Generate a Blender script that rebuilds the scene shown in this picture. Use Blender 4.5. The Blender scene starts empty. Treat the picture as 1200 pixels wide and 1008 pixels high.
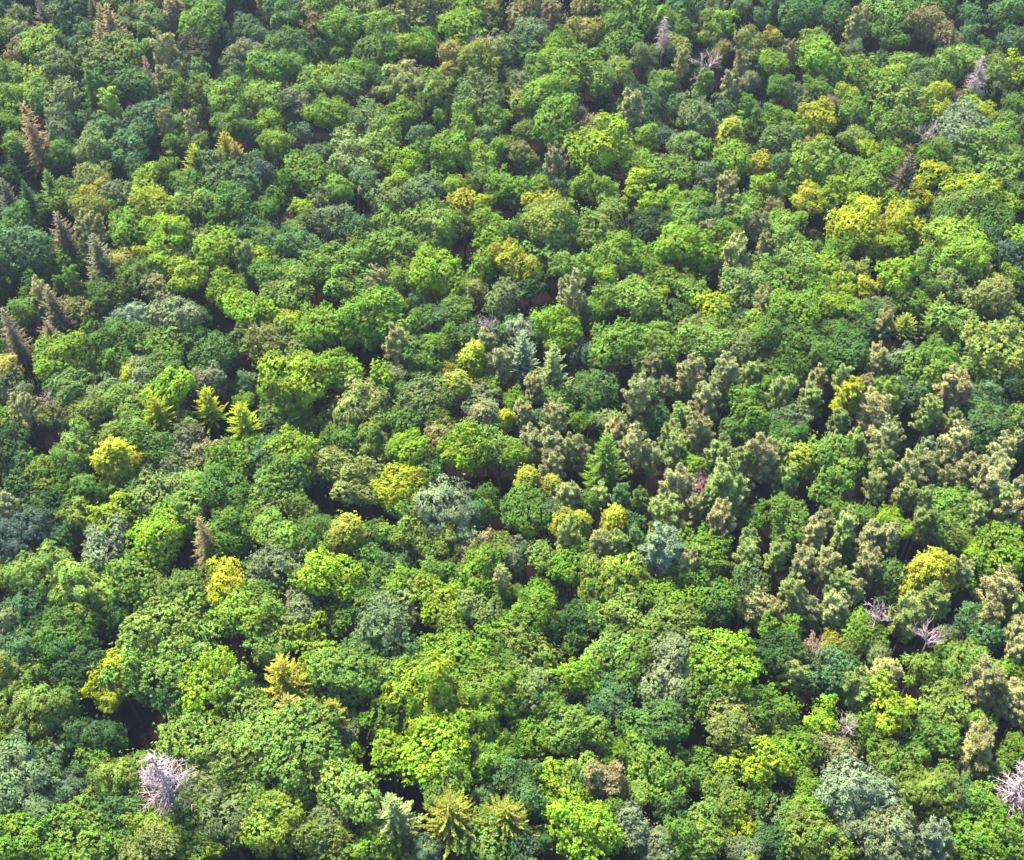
import bpy, math, random
import numpy as np

# ------------------------------------------------------------------ camera, sky, sun, exposure
scene = bpy.context.scene
col = scene.collection
IW, IH = 1200.0, 1008.0
CAM_Z, PITCH, HALF_V = 187.0, 48.0, 19.5           # metres, degrees below the horizon, half the vertical field of view
cam_data = bpy.data.cameras.new('camera')
cam = bpy.data.objects.new('camera', cam_data)
col.objects.link(cam)
cam.location = (0, 0, CAM_Z)
cam.rotation_euler = (math.radians(90 - PITCH), 0, 0)
cam_data.sensor_fit = 'HORIZONTAL'
cam_data.angle = 2 * math.atan(math.tan(math.radians(HALF_V)) * IW / IH)
cam_data.clip_start, cam_data.clip_end = 1.0, 6000.0
scene.camera = cam

SUN_EL, SUN_AZ = 57.0, -35.0                        # azimuth from the view direction, negative is to the left
world = bpy.data.worlds.new('World')
scene.world = world
world.use_nodes = True
wn, wl = world.node_tree.nodes, world.node_tree.links
sky = wn.new('ShaderNodeTexSky')
sky.sky_type = 'NISHITA'
sky.sun_disc = False
sky.sun_elevation = math.radians(SUN_EL)
sky.sun_rotation = math.radians(SUN_AZ)
sky.air_density, sky.dust_density, sky.ozone_density = 1.0, 0.4, 2.4
wn['Background'].inputs['Strength'].default_value = 0.11
wl.new(sky.outputs['Color'], wn['Background'].inputs['Color'])

sun_data = bpy.data.lights.new('sun', 'SUN')
sun_data.energy = 5.0
sun_data.angle = math.radians(7.0)
sun_data.color = (1.0, 0.925, 0.72)
sun = bpy.data.objects.new('sun', sun_data)
col.objects.link(sun)
_e, _a = math.radians(SUN_EL), math.radians(SUN_AZ)
from mathutils import Vector
sun.rotation_euler = Vector((math.sin(_a) * math.cos(_e), math.cos(_a) * math.cos(_e), math.sin(_e))).to_track_quat('Z', 'Y').to_euler()
sun.location = (-60, 80, 260)

scene.view_settings.view_transform = 'Standard'
scene.view_settings.look = 'None'
scene.view_settings.exposure = 2.1
scene.view_settings.gamma = 1.0
scene.cycles.max_bounces = 6
scene.cycles.diffuse_bounces = 3
scene.cycles.transmission_bounces = 4
scene.cycles.volume_bounces = 0

# ------------------------------------------------------------------ helpers
F_PX = (IH / 2) / math.tan(math.radians(HALF_V))
_p = math.radians(PITCH)
FWD = np.array([0.0, math.cos(_p), -math.sin(_p)])
UPV = np.array([0.0, math.sin(_p), math.cos(_p)])
RGT = np.array([1.0, 0.0, 0.0])
CAM = np.array([0.0, 0.0, CAM_Z])

def survey(px, py, z):
    """the place at height z that is seen at (px, py) of the photograph, and its depth from the camera"""
    d = FWD + RGT * (px - IW / 2) / F_PX + UPV * (IH / 2 - py) / F_PX
    t = (z - CAM_Z) / d[2]
    return CAM + d * t, t

def seen_at(p):
    v = np.asarray(p, float) - CAM
    t = v @ FWD
    return IW / 2 + F_PX * (v @ RGT) / t, IH / 2 - F_PX * (v @ UPV) / t, t

def lin(c):
    return [(v / 255 / 12.92) if v <= 10 else (((v / 255) + 0.055) / 1.055) ** 2.4 for v in c]

# the leaf colours of the trees themselves (as they look in full light)
HUE = dict(g=(120, 156, 54), f=(142, 180, 46), d=(78, 112, 50), b=(110, 146, 86), h=(158, 190, 78), l=(172, 206, 42),
           y=(208, 214, 42), o=(192, 188, 64), k=(182, 170, 104), t=(182, 160, 126), p=(158, 172, 116), s=(160, 184, 142),
           v=(98, 124, 104), e=(146, 168, 66), n=(132, 120, 92), r=(164, 126, 94), q=(205, 158, 165))
WORD = dict(g='mid-green', f='fresh green', d='dark green', b='blue-green', h='light green', l='lime-green', y='yellow',
            o='golden', k='khaki', t='pinkish tan', p='grey-green', s='silvery green', v='slate-green', e='olive-green',
            n='dull brown', r='rusty brown', q='pink')
HAZE = 0.00008
ALBEDO = 0.40
def tint_of(code, rng, jit=0.07):
    a = np.array(lin(HUE[code[0]]))
    if len(code) > 1:
        a = a * 0.6 + np.array(lin(HUE[code[1]])) * 0.4
    a = a * ALBEDO * (1 + rng.normal(0, jit)) * (1 + rng.normal(0, 0.03, 3))
    return [float(x) for x in np.clip(a, 0.004, 0.8)]

def norm(a):
    return a / np.maximum(np.linalg.norm(a, axis=-1, keepdims=True), 1e-9)

# ------------------------------------------------------------------ materials
def new_mat(name):
    m = bpy.data.materials.new(name)
    m.use_nodes = True
    n, l = m.node_tree.nodes, m.node_tree.links
    return m, n, l, n['Principled BSDF'], n['Material Output']

def leaf_material(name, translucent=0.12, rough=0.55, vary=0.42, hue=0.048):
    m, n, l, bsdf, out = new_mat(name)
    at = n.new('ShaderNodeAttribute'); at.attribute_type = 'INSTANCER'; at.attribute_name = 'tint'
    lv = n.new('ShaderNodeAttribute'); lv.attribute_type = 'GEOMETRY'; lv.attribute_name = 'leafvar'
    tc = n.new('ShaderNodeTexCoord')
    nz = n.new('ShaderNodeTexNoise'); nz.inputs['Scale'].default_value = 0.55; nz.inputs['Detail'].default_value = 3
    l.new(tc.outputs['Object'], nz.inputs['Vector'])
    hm = n.new('ShaderNodeMapRange'); hm.inputs[1].default_value = 0.25; hm.inputs[2].default_value = 0.75
    hm.inputs[3].default_value = 0.5 - hue * 0.45; hm.inputs[4].default_value = 0.5 + hue
    l.new(nz.outputs['Fac'], hm.inputs[0])
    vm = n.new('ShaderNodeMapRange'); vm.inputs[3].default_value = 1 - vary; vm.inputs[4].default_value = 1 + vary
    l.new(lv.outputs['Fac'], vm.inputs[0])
    ge = n.new('ShaderNodeNewGeometry')
    wz = n.new('ShaderNodeTexNoise'); wz.inputs['Scale'].default_value = 0.28; wz.inputs['Detail'].default_value = 2
    l.new(ge.outputs['Position'], wz.inputs['Vector'])
    wm = n.new('ShaderNodeMapRange'); wm.inputs[1].default_value = 0.3; wm.inputs[2].default_value = 0.7
    wm.inputs[3].default_value = 0.72; wm.inputs[4].default_value = 1.25
    l.new(wz.outputs['Fac'], wm.inputs[0])
    mu = n.new('ShaderNodeMath'); mu.operation = 'MULTIPLY'
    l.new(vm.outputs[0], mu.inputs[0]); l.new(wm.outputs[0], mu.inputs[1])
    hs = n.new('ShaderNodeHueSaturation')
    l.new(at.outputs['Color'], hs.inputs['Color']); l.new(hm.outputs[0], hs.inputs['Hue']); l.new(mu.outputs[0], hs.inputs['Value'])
    hs.inputs['Saturation'].default_value = 1.0
    l.new(hs.outputs['Color'], bsdf.inputs['Base Color'])
    bsdf.inputs['Roughness'].default_value = rough
    bsdf.inputs['Specular IOR Level'].default_value = 0.11
    tr = n.new('ShaderNodeBsdfTranslucent')
    l.new(hs.outputs['Color'], tr.inputs['Color'])
    mx = n.new('ShaderNodeMixShader'); mx.inputs['Fac'].default_value = translucent
    l.new(bsdf.outputs[0], mx.inputs[1]); l.new(tr.outputs[0], mx.inputs[2])
    l.new(mx.outputs[0], out.inputs['Surface'])
    return m

def bark_material(name, low, high, z0, z1):
    m, n, l, bsdf, out = new_mat(name)
    tc = n.new('ShaderNodeTexCoord'); sp = n.new('ShaderNodeSeparateXYZ')
    l.new(tc.outputs['Object'], sp.inputs[0])
    mr = n.new('ShaderNodeMapRange'); mr.inputs[1].default_value = z0; mr.inputs[2].default_value = z1
    l.new(sp.outputs['Z'], mr.inputs[0])
    mp = n.new('ShaderNodeMapping'); mp.inputs['Scale'].default_value = (6, 6, 1.2)
    l.new(tc.outputs['Object'], mp.inputs[0])
    nz = n.new('ShaderNodeTexNoise'); nz.inputs['Scale'].default_value = 1.5; nz.inputs['Detail'].default_value = 5
    l.new(mp.outputs[0], nz.inputs['Vector'])
    mx = n.new('ShaderNodeMix'); mx.data_type = 'RGBA'
    mx.inputs[6].default_value = (*low, 1); mx.inputs[7].default_value = (*high, 1)
    l.new(mr.outputs[0], mx.inputs[0])
    vm = n.new('ShaderNodeMapRange'); vm.inputs[1].default_value = 0.3; vm.inputs[2].default_value = 0.7
    vm.inputs[3].default_value = 0.55; vm.inputs[4].default_value = 1.35
    l.new(nz.outputs['Fac'], vm.inputs[0])
    hs = n.new('ShaderNodeHueSaturation'); l.new(mx.outputs[2], hs.inputs['Color']); l.new(vm.outputs[0], hs.inputs['Value'])
    l.new(hs.outputs['Color'], bsdf.inputs['Base Color'])
    bsdf.inputs['Roughness'].default_value = 0.9
    return m

M_LEAF = leaf_material('broad_leaf')
M_NEEDLE = leaf_material('needle', 0.15, 0.6, 0.4, 0.02)
M_BARK = bark_material('grey_brown_bark', (0.05, 0.038, 0.03), (0.08, 0.06, 0.045), 0, 15)
M_PINEBARK = bark_material('pine_bark', (0.09, 0.06, 0.045), (0.36, 0.19, 0.13), 7, 14)
M_BIRCHBARK = bark_material('birch_bark', (0.35, 0.33, 0.30), (0.55, 0.53, 0.50), 3, 14)
M_DEADWOOD = bark_material('bleached_dead_wood', (0.18, 0.135, 0.14), (0.34, 0.255, 0.275), 4, 16)
M_GREYWOOD = bark_material('grey_dead_wood', (0.12, 0.09, 0.08), (0.2, 0.15, 0.14), 4, 16)

m, n, l, bsdf, out = new_mat('forest_litter')
tc = n.new('ShaderNodeTexCoord')
n1 = n.new('ShaderNodeTexNoise'); n1.inputs['Scale'].default_value = 0.12; n1.inputs['Detail'].default_value = 8
n2 = n.new('ShaderNodeTexNoise'); n2.inputs['Scale'].default_value = 1.7; n2.inputs['Detail'].default_value = 8
l.new(tc.outputs['Object'], n1.inputs['Vector']); l.new(tc.outputs['Object'], n2.inputs['Vector'])
ad = n.new('ShaderNodeMath'); ad.operation = 'ADD'
l.new(n1.outputs['Fac'], ad.inputs[0]); l.new(n2.outputs['Fac'], ad.inputs[1])
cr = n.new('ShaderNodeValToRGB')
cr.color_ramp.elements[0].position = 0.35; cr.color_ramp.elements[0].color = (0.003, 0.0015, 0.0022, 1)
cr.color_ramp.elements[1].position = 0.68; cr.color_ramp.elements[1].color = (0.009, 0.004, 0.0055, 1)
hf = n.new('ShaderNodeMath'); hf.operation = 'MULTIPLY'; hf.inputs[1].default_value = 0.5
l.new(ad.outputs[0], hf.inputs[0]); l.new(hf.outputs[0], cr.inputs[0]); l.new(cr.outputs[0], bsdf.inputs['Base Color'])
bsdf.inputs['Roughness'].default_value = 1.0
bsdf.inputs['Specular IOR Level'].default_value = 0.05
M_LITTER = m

# ------------------------------------------------------------------ the ground, to the horizon
def forest_floor():
    xs = np.linspace(-2500, 2500, 41); ys = np.linspace(-2000, 3000, 41)
    v = [(x, y, 0.0) for y in ys for x in xs]
    f = [(j * 41 + i, j * 41 + i + 1, (j + 1) * 41 + i + 1, (j + 1) * 41 + i) for j in range(40) for i in range(40)]
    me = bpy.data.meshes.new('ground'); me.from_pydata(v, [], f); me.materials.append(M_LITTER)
    o = bpy.data.objects.new('ground', me); col.objects.link(o); o['kind'] = 'structure'
forest_floor()

# ------------------------------------------------------------------ mesh makers
def quad_mesh(name, quads, var, mat):
    """quads (n,4,3), var (n,) leaf colour variation 0..1"""
    nq = len(quads)
    me = bpy.data.meshes.new(name)
    me.vertices.add(nq * 4); me.loops.add(nq * 4); me.polygons.add(nq)
    me.vertices.foreach_set('co', np.ascontiguousarray(quads, np.float32).ravel())
    me.loops.foreach_set('vertex_index', np.arange(nq * 4, dtype=np.int32))
    me.polygons.foreach_set('loop_start', np.arange(0, nq * 4, 4, dtype=np.int32))
    me.polygons.foreach_set('loop_total', np.full(nq, 4, np.int32))
    a = me.attributes.new('leafvar', 'FLOAT', 'FACE')
    a.data.foreach_set('value', np.clip(var, 0, 1).astype(np.float32))
    me.materials.append(mat); me.update(); me.validate()
    return me

def blades(P, A, N, L, W, bend=0.0):
    """one leaf blade per row: root P, direction A, rough normal N, length L, width W"""
    A = norm(A); S = norm(np.cross(A, N)); N2 = np.cross(S, A)
    L = np.asarray(L)[:, None]; W = np.asarray(W)[:, None]
    mid = P + A * L * 0.52 + N2 * L * bend
    return np.stack([P, mid + S * W * 0.5, P + A * L - N2 * L * bend * 0.6, mid - S * W * 0.5], 1)

def rosettes(P, N, rng, k, L, W, tilt=(0.05, 0.8), bend=0.06, cvar=None, droop=None):
    """k leaves spread round each clump centre P facing N"""
    n = len(P)
    ref = norm(rng.normal(size=(n, 3)))
    T = norm(np.cross(N, ref)); B = np.cross(N, T)
    az = (np.arange(k)[None] / k * 2 * math.pi + rng.uniform(0, 6.28, (n, 1)) + rng.normal(0, 0.35, (n, k)))
    ti = rng.uniform(tilt[0], tilt[1], (n, k))
    flat = np.cos(az)[..., None] * T[:, None] + np.sin(az)[..., None] * B[:, None]
    A = flat * np.cos(ti)[..., None] + N[:, None] * np.sin(ti)[..., None]
    if droop is not None:
        A = A + np.asarray(droop)[None, None]
    NN = N[:, None] * np.cos(ti)[..., None] - flat * np.sin(ti)[..., None]
    PP = np.repeat(P, k, 0) + rng.normal(0, 0.04, (n * k, 3))
    q = blades(PP, A.reshape(-1, 3), NN.reshape(-1, 3), L * rng.uniform(0.7, 1.25, n * k), W * rng.uniform(0.75, 1.2, n * k), bend)
    if cvar is None:
        cvar = rng.uniform(0, 1, n)
    var = np.clip(0.65 * np.repeat(cvar, k) + 0.35 * rng.uniform(0, 1, n * k), 0, 1)
    return q, var

def sphere_dirs(n, rng):
    return norm(rng.normal(size=(n, 3)))

class Tubes:
    """tapered round branches gathered into one mesh"""
    def __init__(self): self.v, self.f = [], []
    def add(self, pts, rad, sides=5):
        pts = np.asarray(pts, float); b0 = len(self.v)
        t = norm(np.gradient(pts, axis=0))
        ref = np.array([0.31, 0.77, 0.11]) if abs(t[0][2]) > 0.7 else np.array([0.05, 0.1, 1.0])
        for p, d, r in zip(pts, t, rad):
            a = np.cross(d, ref); a /= max(np.linalg.norm(a), 1e-6); b = np.cross(d, a)
            for k in range(sides):
                w = 2 * math.pi * k / sides
                self.v.append(tuple(p + (a * math.cos(w) + b * math.sin(w)) * r))
        for i in range(len(pts) - 1):
            for k in range(sides):
                a0 = b0 + i * sides + k; a1 = b0 + i * sides + (k + 1) % sides
                self.f.append((a0, a1, a1 + sides, a0 + sides))
        self.f.append(tuple(b0 + (len(pts) - 1) * sides + k for k in range(sides)))
    def mesh(self, name, mat):
        me = bpy.data.meshes.new(name); me.from_pydata(self.v, [], self.f)
        me.polygons.foreach_set('use_smooth', [True] * len(me.polygons)); me.materials.append(mat); me.update()
        return me

def trunk_and_limbs(rng, height, r0, ends, fork, mat, wob=0.25, root=True):
    t = Tubes()
    zs = np.linspace(0, height, 9)
    w = np.cumsum(rng.normal(0, wob * 0.4, (9, 2)), 0); w[0] = 0
    pts = np.column_stack([w - w[-1] * zs[:, None] / height * 0.8, zs])
    rad = r0 * (1 - 0.85 * zs / height); rad[0] *= 1.35
    t.add(pts, rad, 8)
    for e in ends:
        z = fork * height + (e[2] - fork * height) * rng.uniform(0.05, 0.4)
        z = min(max(z, 0.3 * height), 0.95 * height)
        b = np.array([np.interp(z, zs, pts[:, 0]), np.interp(z, zs, pts[:, 1]), z])
        m_ = (b + e) / 2 + np.array([0, 0, rng.uniform(-0.4, 0.5)]) + rng.normal(0, 0.15, 3)
        r = r0 * rng.uniform(0.2, 0.36)
        t.add([b, (b * 0.4 + m_ * 0.6), m_ * 0.5 + np.asarray(e) * 0.5, e], [r, r * 0.75, r * 0.5, r * 0.2], 5)
    return t.mesh('trunk', mat)

# ---- knobbly broadleaf crown: lobes of leaf bunches round a tall dome
def fib_dirs(n, rng, jit):
    i = np.arange(n) + 0.5
    z = 1 - 2 * i / n; ph = i * 2.39996 + rng.uniform(0, 6.28); q = np.sqrt(1 - z * z)
    return norm(np.column_stack([q * np.cos(ph), q * np.sin(ph), z]) + rng.normal(0, jit / math.sqrt(n), (n, 3)))

def lobe_centres(rng, R, V, zc, nl):
    """lobes over one to four merging domes of unequal height, some lobes missing"""
    nd = int(rng.choice([2, 2, 3, 3, 4, 4])) if nl > 24 else int(rng.choice([1, 2, 2, 3, 3]))
    C, D = [], []
    a0 = rng.uniform(0, 6.28)
    for k in range(nd):
        a = a0 + k / nd * 6.283 + rng.normal(0, 0.3)
        off = R * 0.1 if nd == 1 else R * rng.uniform(0.34, 0.56)
        sc = 1.0 if nd == 1 else rng.uniform(0.5, 0.74)
        cen = np.array([math.cos(a) * off, math.sin(a) * off, zc + (0 if nd == 1 else V * rng.uniform(-0.22, 0.36))])
        n = int(nl / nd * (1.0 if nd == 1 else 1.32))
        i = np.arange(n) + 0.5
        cz = 1 - i / n * 1.75
        ph = i * 2.39996 + rng.uniform(0, 6.28)
        q = np.sqrt(np.clip(1 - cz ** 2, 0, 1))
        d = norm(np.column_stack([q * np.cos(ph), q * np.sin(ph), cz]) + rng.normal(0, 0.17, (n, 3)))
        k1, k2 = rng.uniform(0, 6.28, 2)
        az = np.arctan2(d[:, 1], d[:, 0])
        m_ = 0.76 * (1 + 0.12 * np.sin(2 * az + k1) + 0.12 * np.sin(3 * az + k2) + rng.normal(0, 0.18, n))
        c = cen + np.column_stack([d[:, 0] * R * sc * m_, d[:, 1] * R * sc * m_, d[:, 2] * V * sc * m_ * 1.02])
        ok = rng.uniform(0, 1, n) > 0.15
        C.append(c[ok]); D.append(d[ok])
    return np.vstack(C), np.vstack(D)

def broadleaf(seed, R, V, zc, nl, leaf=0.35, drooping=False, lobe=(0.17, 0.38), cell=0.26, sprig=6, reach=0.9):
    rng = np.random.default_rng(seed)
    C, D = lobe_centres(rng, R, V, zc, nl)
    nl = len(C)
    rad = R * rng.uniform(lobe[0], lobe[1], nl)
    C = np.vstack([C, [[0, 0, zc + 0.1 * V]], [[0, 0, zc - 0.45 * V]]]); D = np.vstack([D, [[0, 0, 1]], [[0, 0, 1]]]); rad = np.append(rad, [R * 0.46, R * 0.5])
    nl2 = nl + 2
    wav, fre, pha = rng.normal(0, 0.16, (3, 3)), rng.normal(0, 1.6, (3, 3)), rng.uniform(0, 6.28, 3)
    qs, vs = [], []
    for i in range(nl2):
        n = int(4 * math.pi * rad[i] ** 2 / cell)
        u = fib_dirs(n, rng, 1.3)
        sq = np.array([1.0, 1.0, 0.7 if drooping else 0.92])
        kn = sphere_dirs(14, rng)
        kb = np.max(u @ kn.T, 1)
        rr = rad[i] * (0.78 + 0.32 * np.clip((kb - 0.70) / 0.30, 0, 1) + rng.normal(0, 0.07, n))
        p = C[i] + u * rr[:, None] * sq
        keep = (u @ D[i] > -0.3) | (u[:, 2] > 0.1)
        keep &= (kb > 0.82) | (rng.uniform(0, 1, n) < 0.55)
        for j in range(nl2):
            if j != i:
                keep &= np.linalg.norm((p - C[j]) / sq, axis=1) > rad[j] * 0.86
        p, u = p[keep], u[keep]
        if not len(p): continue
        for k in range(3):
            p = p + wav[k] * np.sin(p @ fre[k] + pha[k])[:, None]
        o = norm(p - np.array([0, 0, zc - 0.5 * V]))
        cv = np.clip(0.5 + rng.normal(0, 0.17) + rng.normal(0, 0.24, len(p)), 0, 1)
        if drooping:
            N = norm(u * 0.5 + o * 0.5 + np.array([0, 0, 0.25]))
            dr = D[i] * 0.35 + np.array([0, 0, -0.75])
            q, v = rosettes(p, N, rng, 6, leaf * 1.35, leaf * 0.55, (-0.1, 0.6), 0.05, cv, dr)
            qs.append(q); vs.append(v)
            q, v = rosettes(p + dr * leaf * 1.1, N, rng, 4, leaf * 1.3, leaf * 0.5, (-0.3, 0.3), 0.05, cv, dr * 1.6)
        else:
            N = norm(u * 0.55 + o * 0.25 + np.array([0, 0, 0.42]))
            q, v = rosettes(p, N, rng, 6, leaf * 0.92, leaf * 0.8, (-0.55, 0.25), 0.10, cv)      # the skirt of a bunch
            qs.append(q); vs.append(v)
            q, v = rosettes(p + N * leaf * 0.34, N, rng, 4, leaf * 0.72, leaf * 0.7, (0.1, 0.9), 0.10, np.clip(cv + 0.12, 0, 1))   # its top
        qs.append(q); vs.append(v)
        m = max(2, len(p) // sprig)                       # loose sprigs that break the outline
        w = rng.permutation(len(p))[:m]
        q, v = rosettes(p[w] + u[w] * rng.uniform(0.2, reach, (len(w), 1)) + np.array([0, 0, 0.1]), norm(u[w] + np.array([0, 0, 0.5])), rng, 5, leaf, leaf * 0.55, (0.0, 1.0), 0.08, cv[w])
        qs.append(q); vs.append(v)
    me = quad_mesh('crown', np.concatenate(qs), np.concatenate(vs), M_LEAF)
    idx = rng.permutation(nl)[: min(nl, 11)]
    tr = trunk_and_limbs(rng, zc + 0.55 * V, 0.09 * R, [C[k] for k in idx], 0.45, M_BARK)
    return dict(R=R, zc=zc, V=V, crown=me, trunk=tr)

# ---- birch: narrow oval of fine drooping strands
def birch(seed, R, V, zc):
    rng = np.random.default_rng(seed)
    nb = 52
    qs, vs, ends = [], [], []
    for b in range(nb):
        t = (b + 0.5) / nb
        z = zc - V * 0.85 + t * V * 1.8
        prof = R * (0.35 + 0.65 * math.sin(math.pi * min(1, (0.12 + t * 0.95)) ** 0.9)) * rng.uniform(0.55, 1.05)
        a = b * 2.39996 + rng.normal(0, 0.3)
        e = np.array([math.cos(a) * prof, math.sin(a) * prof, z])
        if b % 4 == 0: ends.append(e)
        n = int(rng.integers(45, 75))
        s = rng.uniform(0, 1, n)
        c = e + rng.normal(0, 0.42, (n, 3)) * np.array([1, 1, 0.8]) + np.array([0, 0, -1.0]) * (s ** 1.5)[:, None] * 0.9
        o = norm(c - np.array([0, 0, zc - V * 0.6]))
        cv = np.clip(0.5 + rng.normal(0, 0.22) + rng.normal(0, 0.15, n), 0, 1)
        q, v = rosettes(c, o, rng, 6, 0.27, 0.15, (-0.3, 0.7), 0.05, cv, np.array([0, 0, -0.35]))
        qs.append(q); vs.append(v)
    return dict(R=R, zc=zc, V=V, crown=quad_mesh('crown', np.concatenate(qs), np.concatenate(vs), M_LEAF),
                trunk=trunk_and_limbs(rng, zc + V * 0.7, 0.16, ends, 0.55, M_BIRCHBARK))

# ---- Scots pine: upswept plumes of needle tufts round an open oval
def pine(seed, R, V, zc, nb=30, full=1.0):
    rng = np.random.default_rng(seed)
    qs, vs, ends = [], [], []
    lean = rng.normal(0, 0.12, 2)
    for b in range(nb):
        t = (b + 0.5) / nb
        z = zc - V * 0.9 + t * V * 1.75
        prof = R * (math.sin(math.pi * (0.22 + 0.74 * t)) ** 0.8) * rng.uniform(0.6, 1.08) * 0.78
        if t > 0.93: prof *= 0.5
        a = b * 2.39996 + rng.normal(0, 0.35)
        out_ = np.array([math.cos(a), math.sin(a), 0])
        base = out_ * prof * 0.55 + np.array([lean[0] * (t - .5) * 3, lean[1] * (t - .5) * 3, z])
        up = rng.uniform(0.55, 1.2) + 0.9 * t
        axis = norm(out_ + np.array([0, 0, up]))
        L = rng.uniform(1.2, 2.1) * R / 2.2
        ends.append(base)
        n = int(rng.integers(30, 44) * full)
        s = rng.uniform(0, 1, n) ** 0.8
        wdt = 0.40 * R / 2.2 * (1.0 - 0.8 * s)
        c = base + axis * (s * L)[:, None] + norm(rng.normal(size=(n, 3))) * (wdt * rng.uniform(0.5, 1.0, n))[:, None]
        c[:, 2] += 0.05
        N = norm(axis * 0.8 + norm(c - base - axis * (s * L)[:, None]) * 0.7 + np.array([0, 0, 0.2]))
        cv = np.clip(0.5 + rng.normal(0, 0.2) + 0.25 * (s - 0.5) + rng.normal(0, 0.15, n), 0, 1)
        q, v = rosettes(c, N, rng, 8, 0.40, 0.095, (0.1, 1.1), 0.02, cv)
        qs.append(q); vs.append(v)
    return dict(R=R, zc=zc, V=V, crown=quad_mesh('crown', np.concatenate(qs), np.concatenate(vs), M_NEEDLE),
                trunk=trunk_and_limbs(rng, zc + V * 0.7, 0.19, ends[::2], 0.7, M_PINEBARK, 0.2))

# ---- spruce and larch: whorls of sprays down a cone
def conifer(seed, R, H, top, droop=0.3, lift=0.12, power=0.85, twig=0.62, tw=0.17, whorls=24, sparse=1.0, soft=False, dead=False, fingers=1.0):
    rng = np.random.default_rng(seed)
    P, A, N, L, W, V = [], [], [], [], [], []
    ends = []
    for w in range(whorls):
        t = (w + 0.4) / whorls
        z = top - H * t
        r = R * (t ** power) * rng.uniform(0.88, 1.08) + 0.12
        nb = int((5 + 6 * t * (1 if not dead else 0.7)) * (1 if fingers == 1 else 1.3))
        a0 = rng.uniform(0, 6.28)
        for b in range(nb):
            if rng.uniform() > sparse: continue
            a = a0 + b / nb * 6.283 + rng.normal(0, 0.12)
            rb = r * rng.uniform(0.6, 1.15)
            o = np.array([math.cos(a), math.sin(a), 0.0]); side = np.array([-o[1], o[0], 0.0])
            ns = max(2, int(rb / 0.2))
            s = (np.arange(ns) + 0.6) / ns
            zz = z + rb * (0.25 * (1 - t) * s - droop * s + lift * s ** 3 * 1.6)
            pt = o[None] * (rb * s)[:, None] + np.array([0, 0, 1.0]) * zz[:, None]
            if w % 3 == 0 and b % 2 == 0: ends.append(pt[-1])
            cv = np.clip(0.5 + rng.normal(0, 0.18), 0, 1)
            tang = norm(np.gradient(pt, axis=0)) if ns > 1 else o[None]
            for sg in (-1, 1, 0):
                if sg:
                    ang = rng.uniform(0.7, 1.05, ns)
                    ax = tang * np.cos(ang)[:, None] + side[None] * sg * np.sin(ang)[:, None] + np.array([0, 0, -0.22 if not soft else 0.12])
                    ln = twig * (1 - 0.55 * s) * min(1.0, 0.45 + rb / 3) * rng.uniform(0.8, 1.2, ns)
                else:
                    ax = tang + np.array([0, 0, 0.12]); ln = np.full(ns, 0.42) * rng.uniform(0.8, 1.2, ns)
                P.append(pt + rng.normal(0, 0.025, (ns, 3))); A.append(ax)
                N.append(np.tile(np.array([0, 0, 1.0]), (ns, 1)) + rng.normal(0, 0.35, (ns, 3)))
                L.append(ln); W.append(np.full(ns, tw) * rng.uniform(0.8, 1.2, ns))
                V.append(np.clip(cv + 0.25 * (s - 0.4) + rng.normal(0, 0.1, ns), 0, 1))
                # hanging second row gives the spray its thickness
                if sg and not dead:
                    P.append(pt + ax * ln[:, None] * 0.35); A.append(ax * 0.6 + np.array([0, 0, -0.7 if not soft else 0.5]) + rng.normal(0, 0.2, (ns, 3)))
                    N.append(np.tile(o, (ns, 1)) + rng.normal(0, 0.4, (ns, 3))); L.append(ln * 0.6); W.append(np.full(ns, tw))
                    V.append(np.clip(cv + rng.normal(0, 0.12, ns), 0, 1))
    q = blades(np.concatenate(P), np.concatenate(A), np.concatenate(N), np.concatenate(L), np.concatenate(W), 0.04)
    tr = trunk_and_limbs(rng, top, 0.2, ends, 0.6, M_GREYWOOD if dead else M_BARK, 0.05)
    return dict(R=R, zc=top - H * 0.55, V=H * 0.5, crown=quad_mesh('crown', q, np.concatenate(V), M_NEEDLE), trunk=tr)

# ---- bare dead conifer: whorls of thin naked branches with side twigs
def bare_conifer(seed, R, H, top, mat):
    rng = np.random.default_rng(seed)
    t_ = Tubes()
    for w in range(26):
        t = (w + 0.5) / 26; z = top - H * t
        for b in range(int(4 + 3 * t)):
            a = rng.uniform(0, 6.28); r = R * (0.25 + 0.75 * t ** 0.7) * rng.uniform(0.45, 1.1)
            o = np.array([math.cos(a), math.sin(a), 0])
            s = np.linspace(0, 1, 5)
            pts = o[None] * (r * s)[:, None] + np.array([0, 0, 1.0]) * (z + r * (0.28 * s - 0.42 * s ** 2))[:, None] + rng.normal(0, 0.05, (5, 3)) * s[:, None]
            t_.add(pts, 0.06 * (1 - 0.8 * s) + 0.012, 4)
            for k in (1, 2, 3, 3, 4):
                for sg in (-1, 1):
                    sd = np.array([-o[1], o[0], 0]) * sg
                    e = pts[k] + (o * rng.uniform(0.4, 0.9) + sd * rng.uniform(0.4, 0.9) + np.array([0, 0, rng.uniform(-0.5, 0.3)])) * r * 0.27
                    t_.add([pts[k], (pts[k] + e) / 2 + rng.normal(0, 0.03, 3), e], [0.028, 0.02, 0.01], 3)
    tk = Tubes(); zs = np.linspace(0, top + 0.4, 8)
    tk.add(np.column_stack([rng.normal(0, 0.03, (8, 2)), zs]), 0.2 * (1 - 0.88 * zs / (top + .4)), 7)
    return dict(R=R, zc=top - H * 0.5, V=H * 0.5, crown=t_.mesh('crown', mat), trunk=tk.mesh('trunk', mat))

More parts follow.
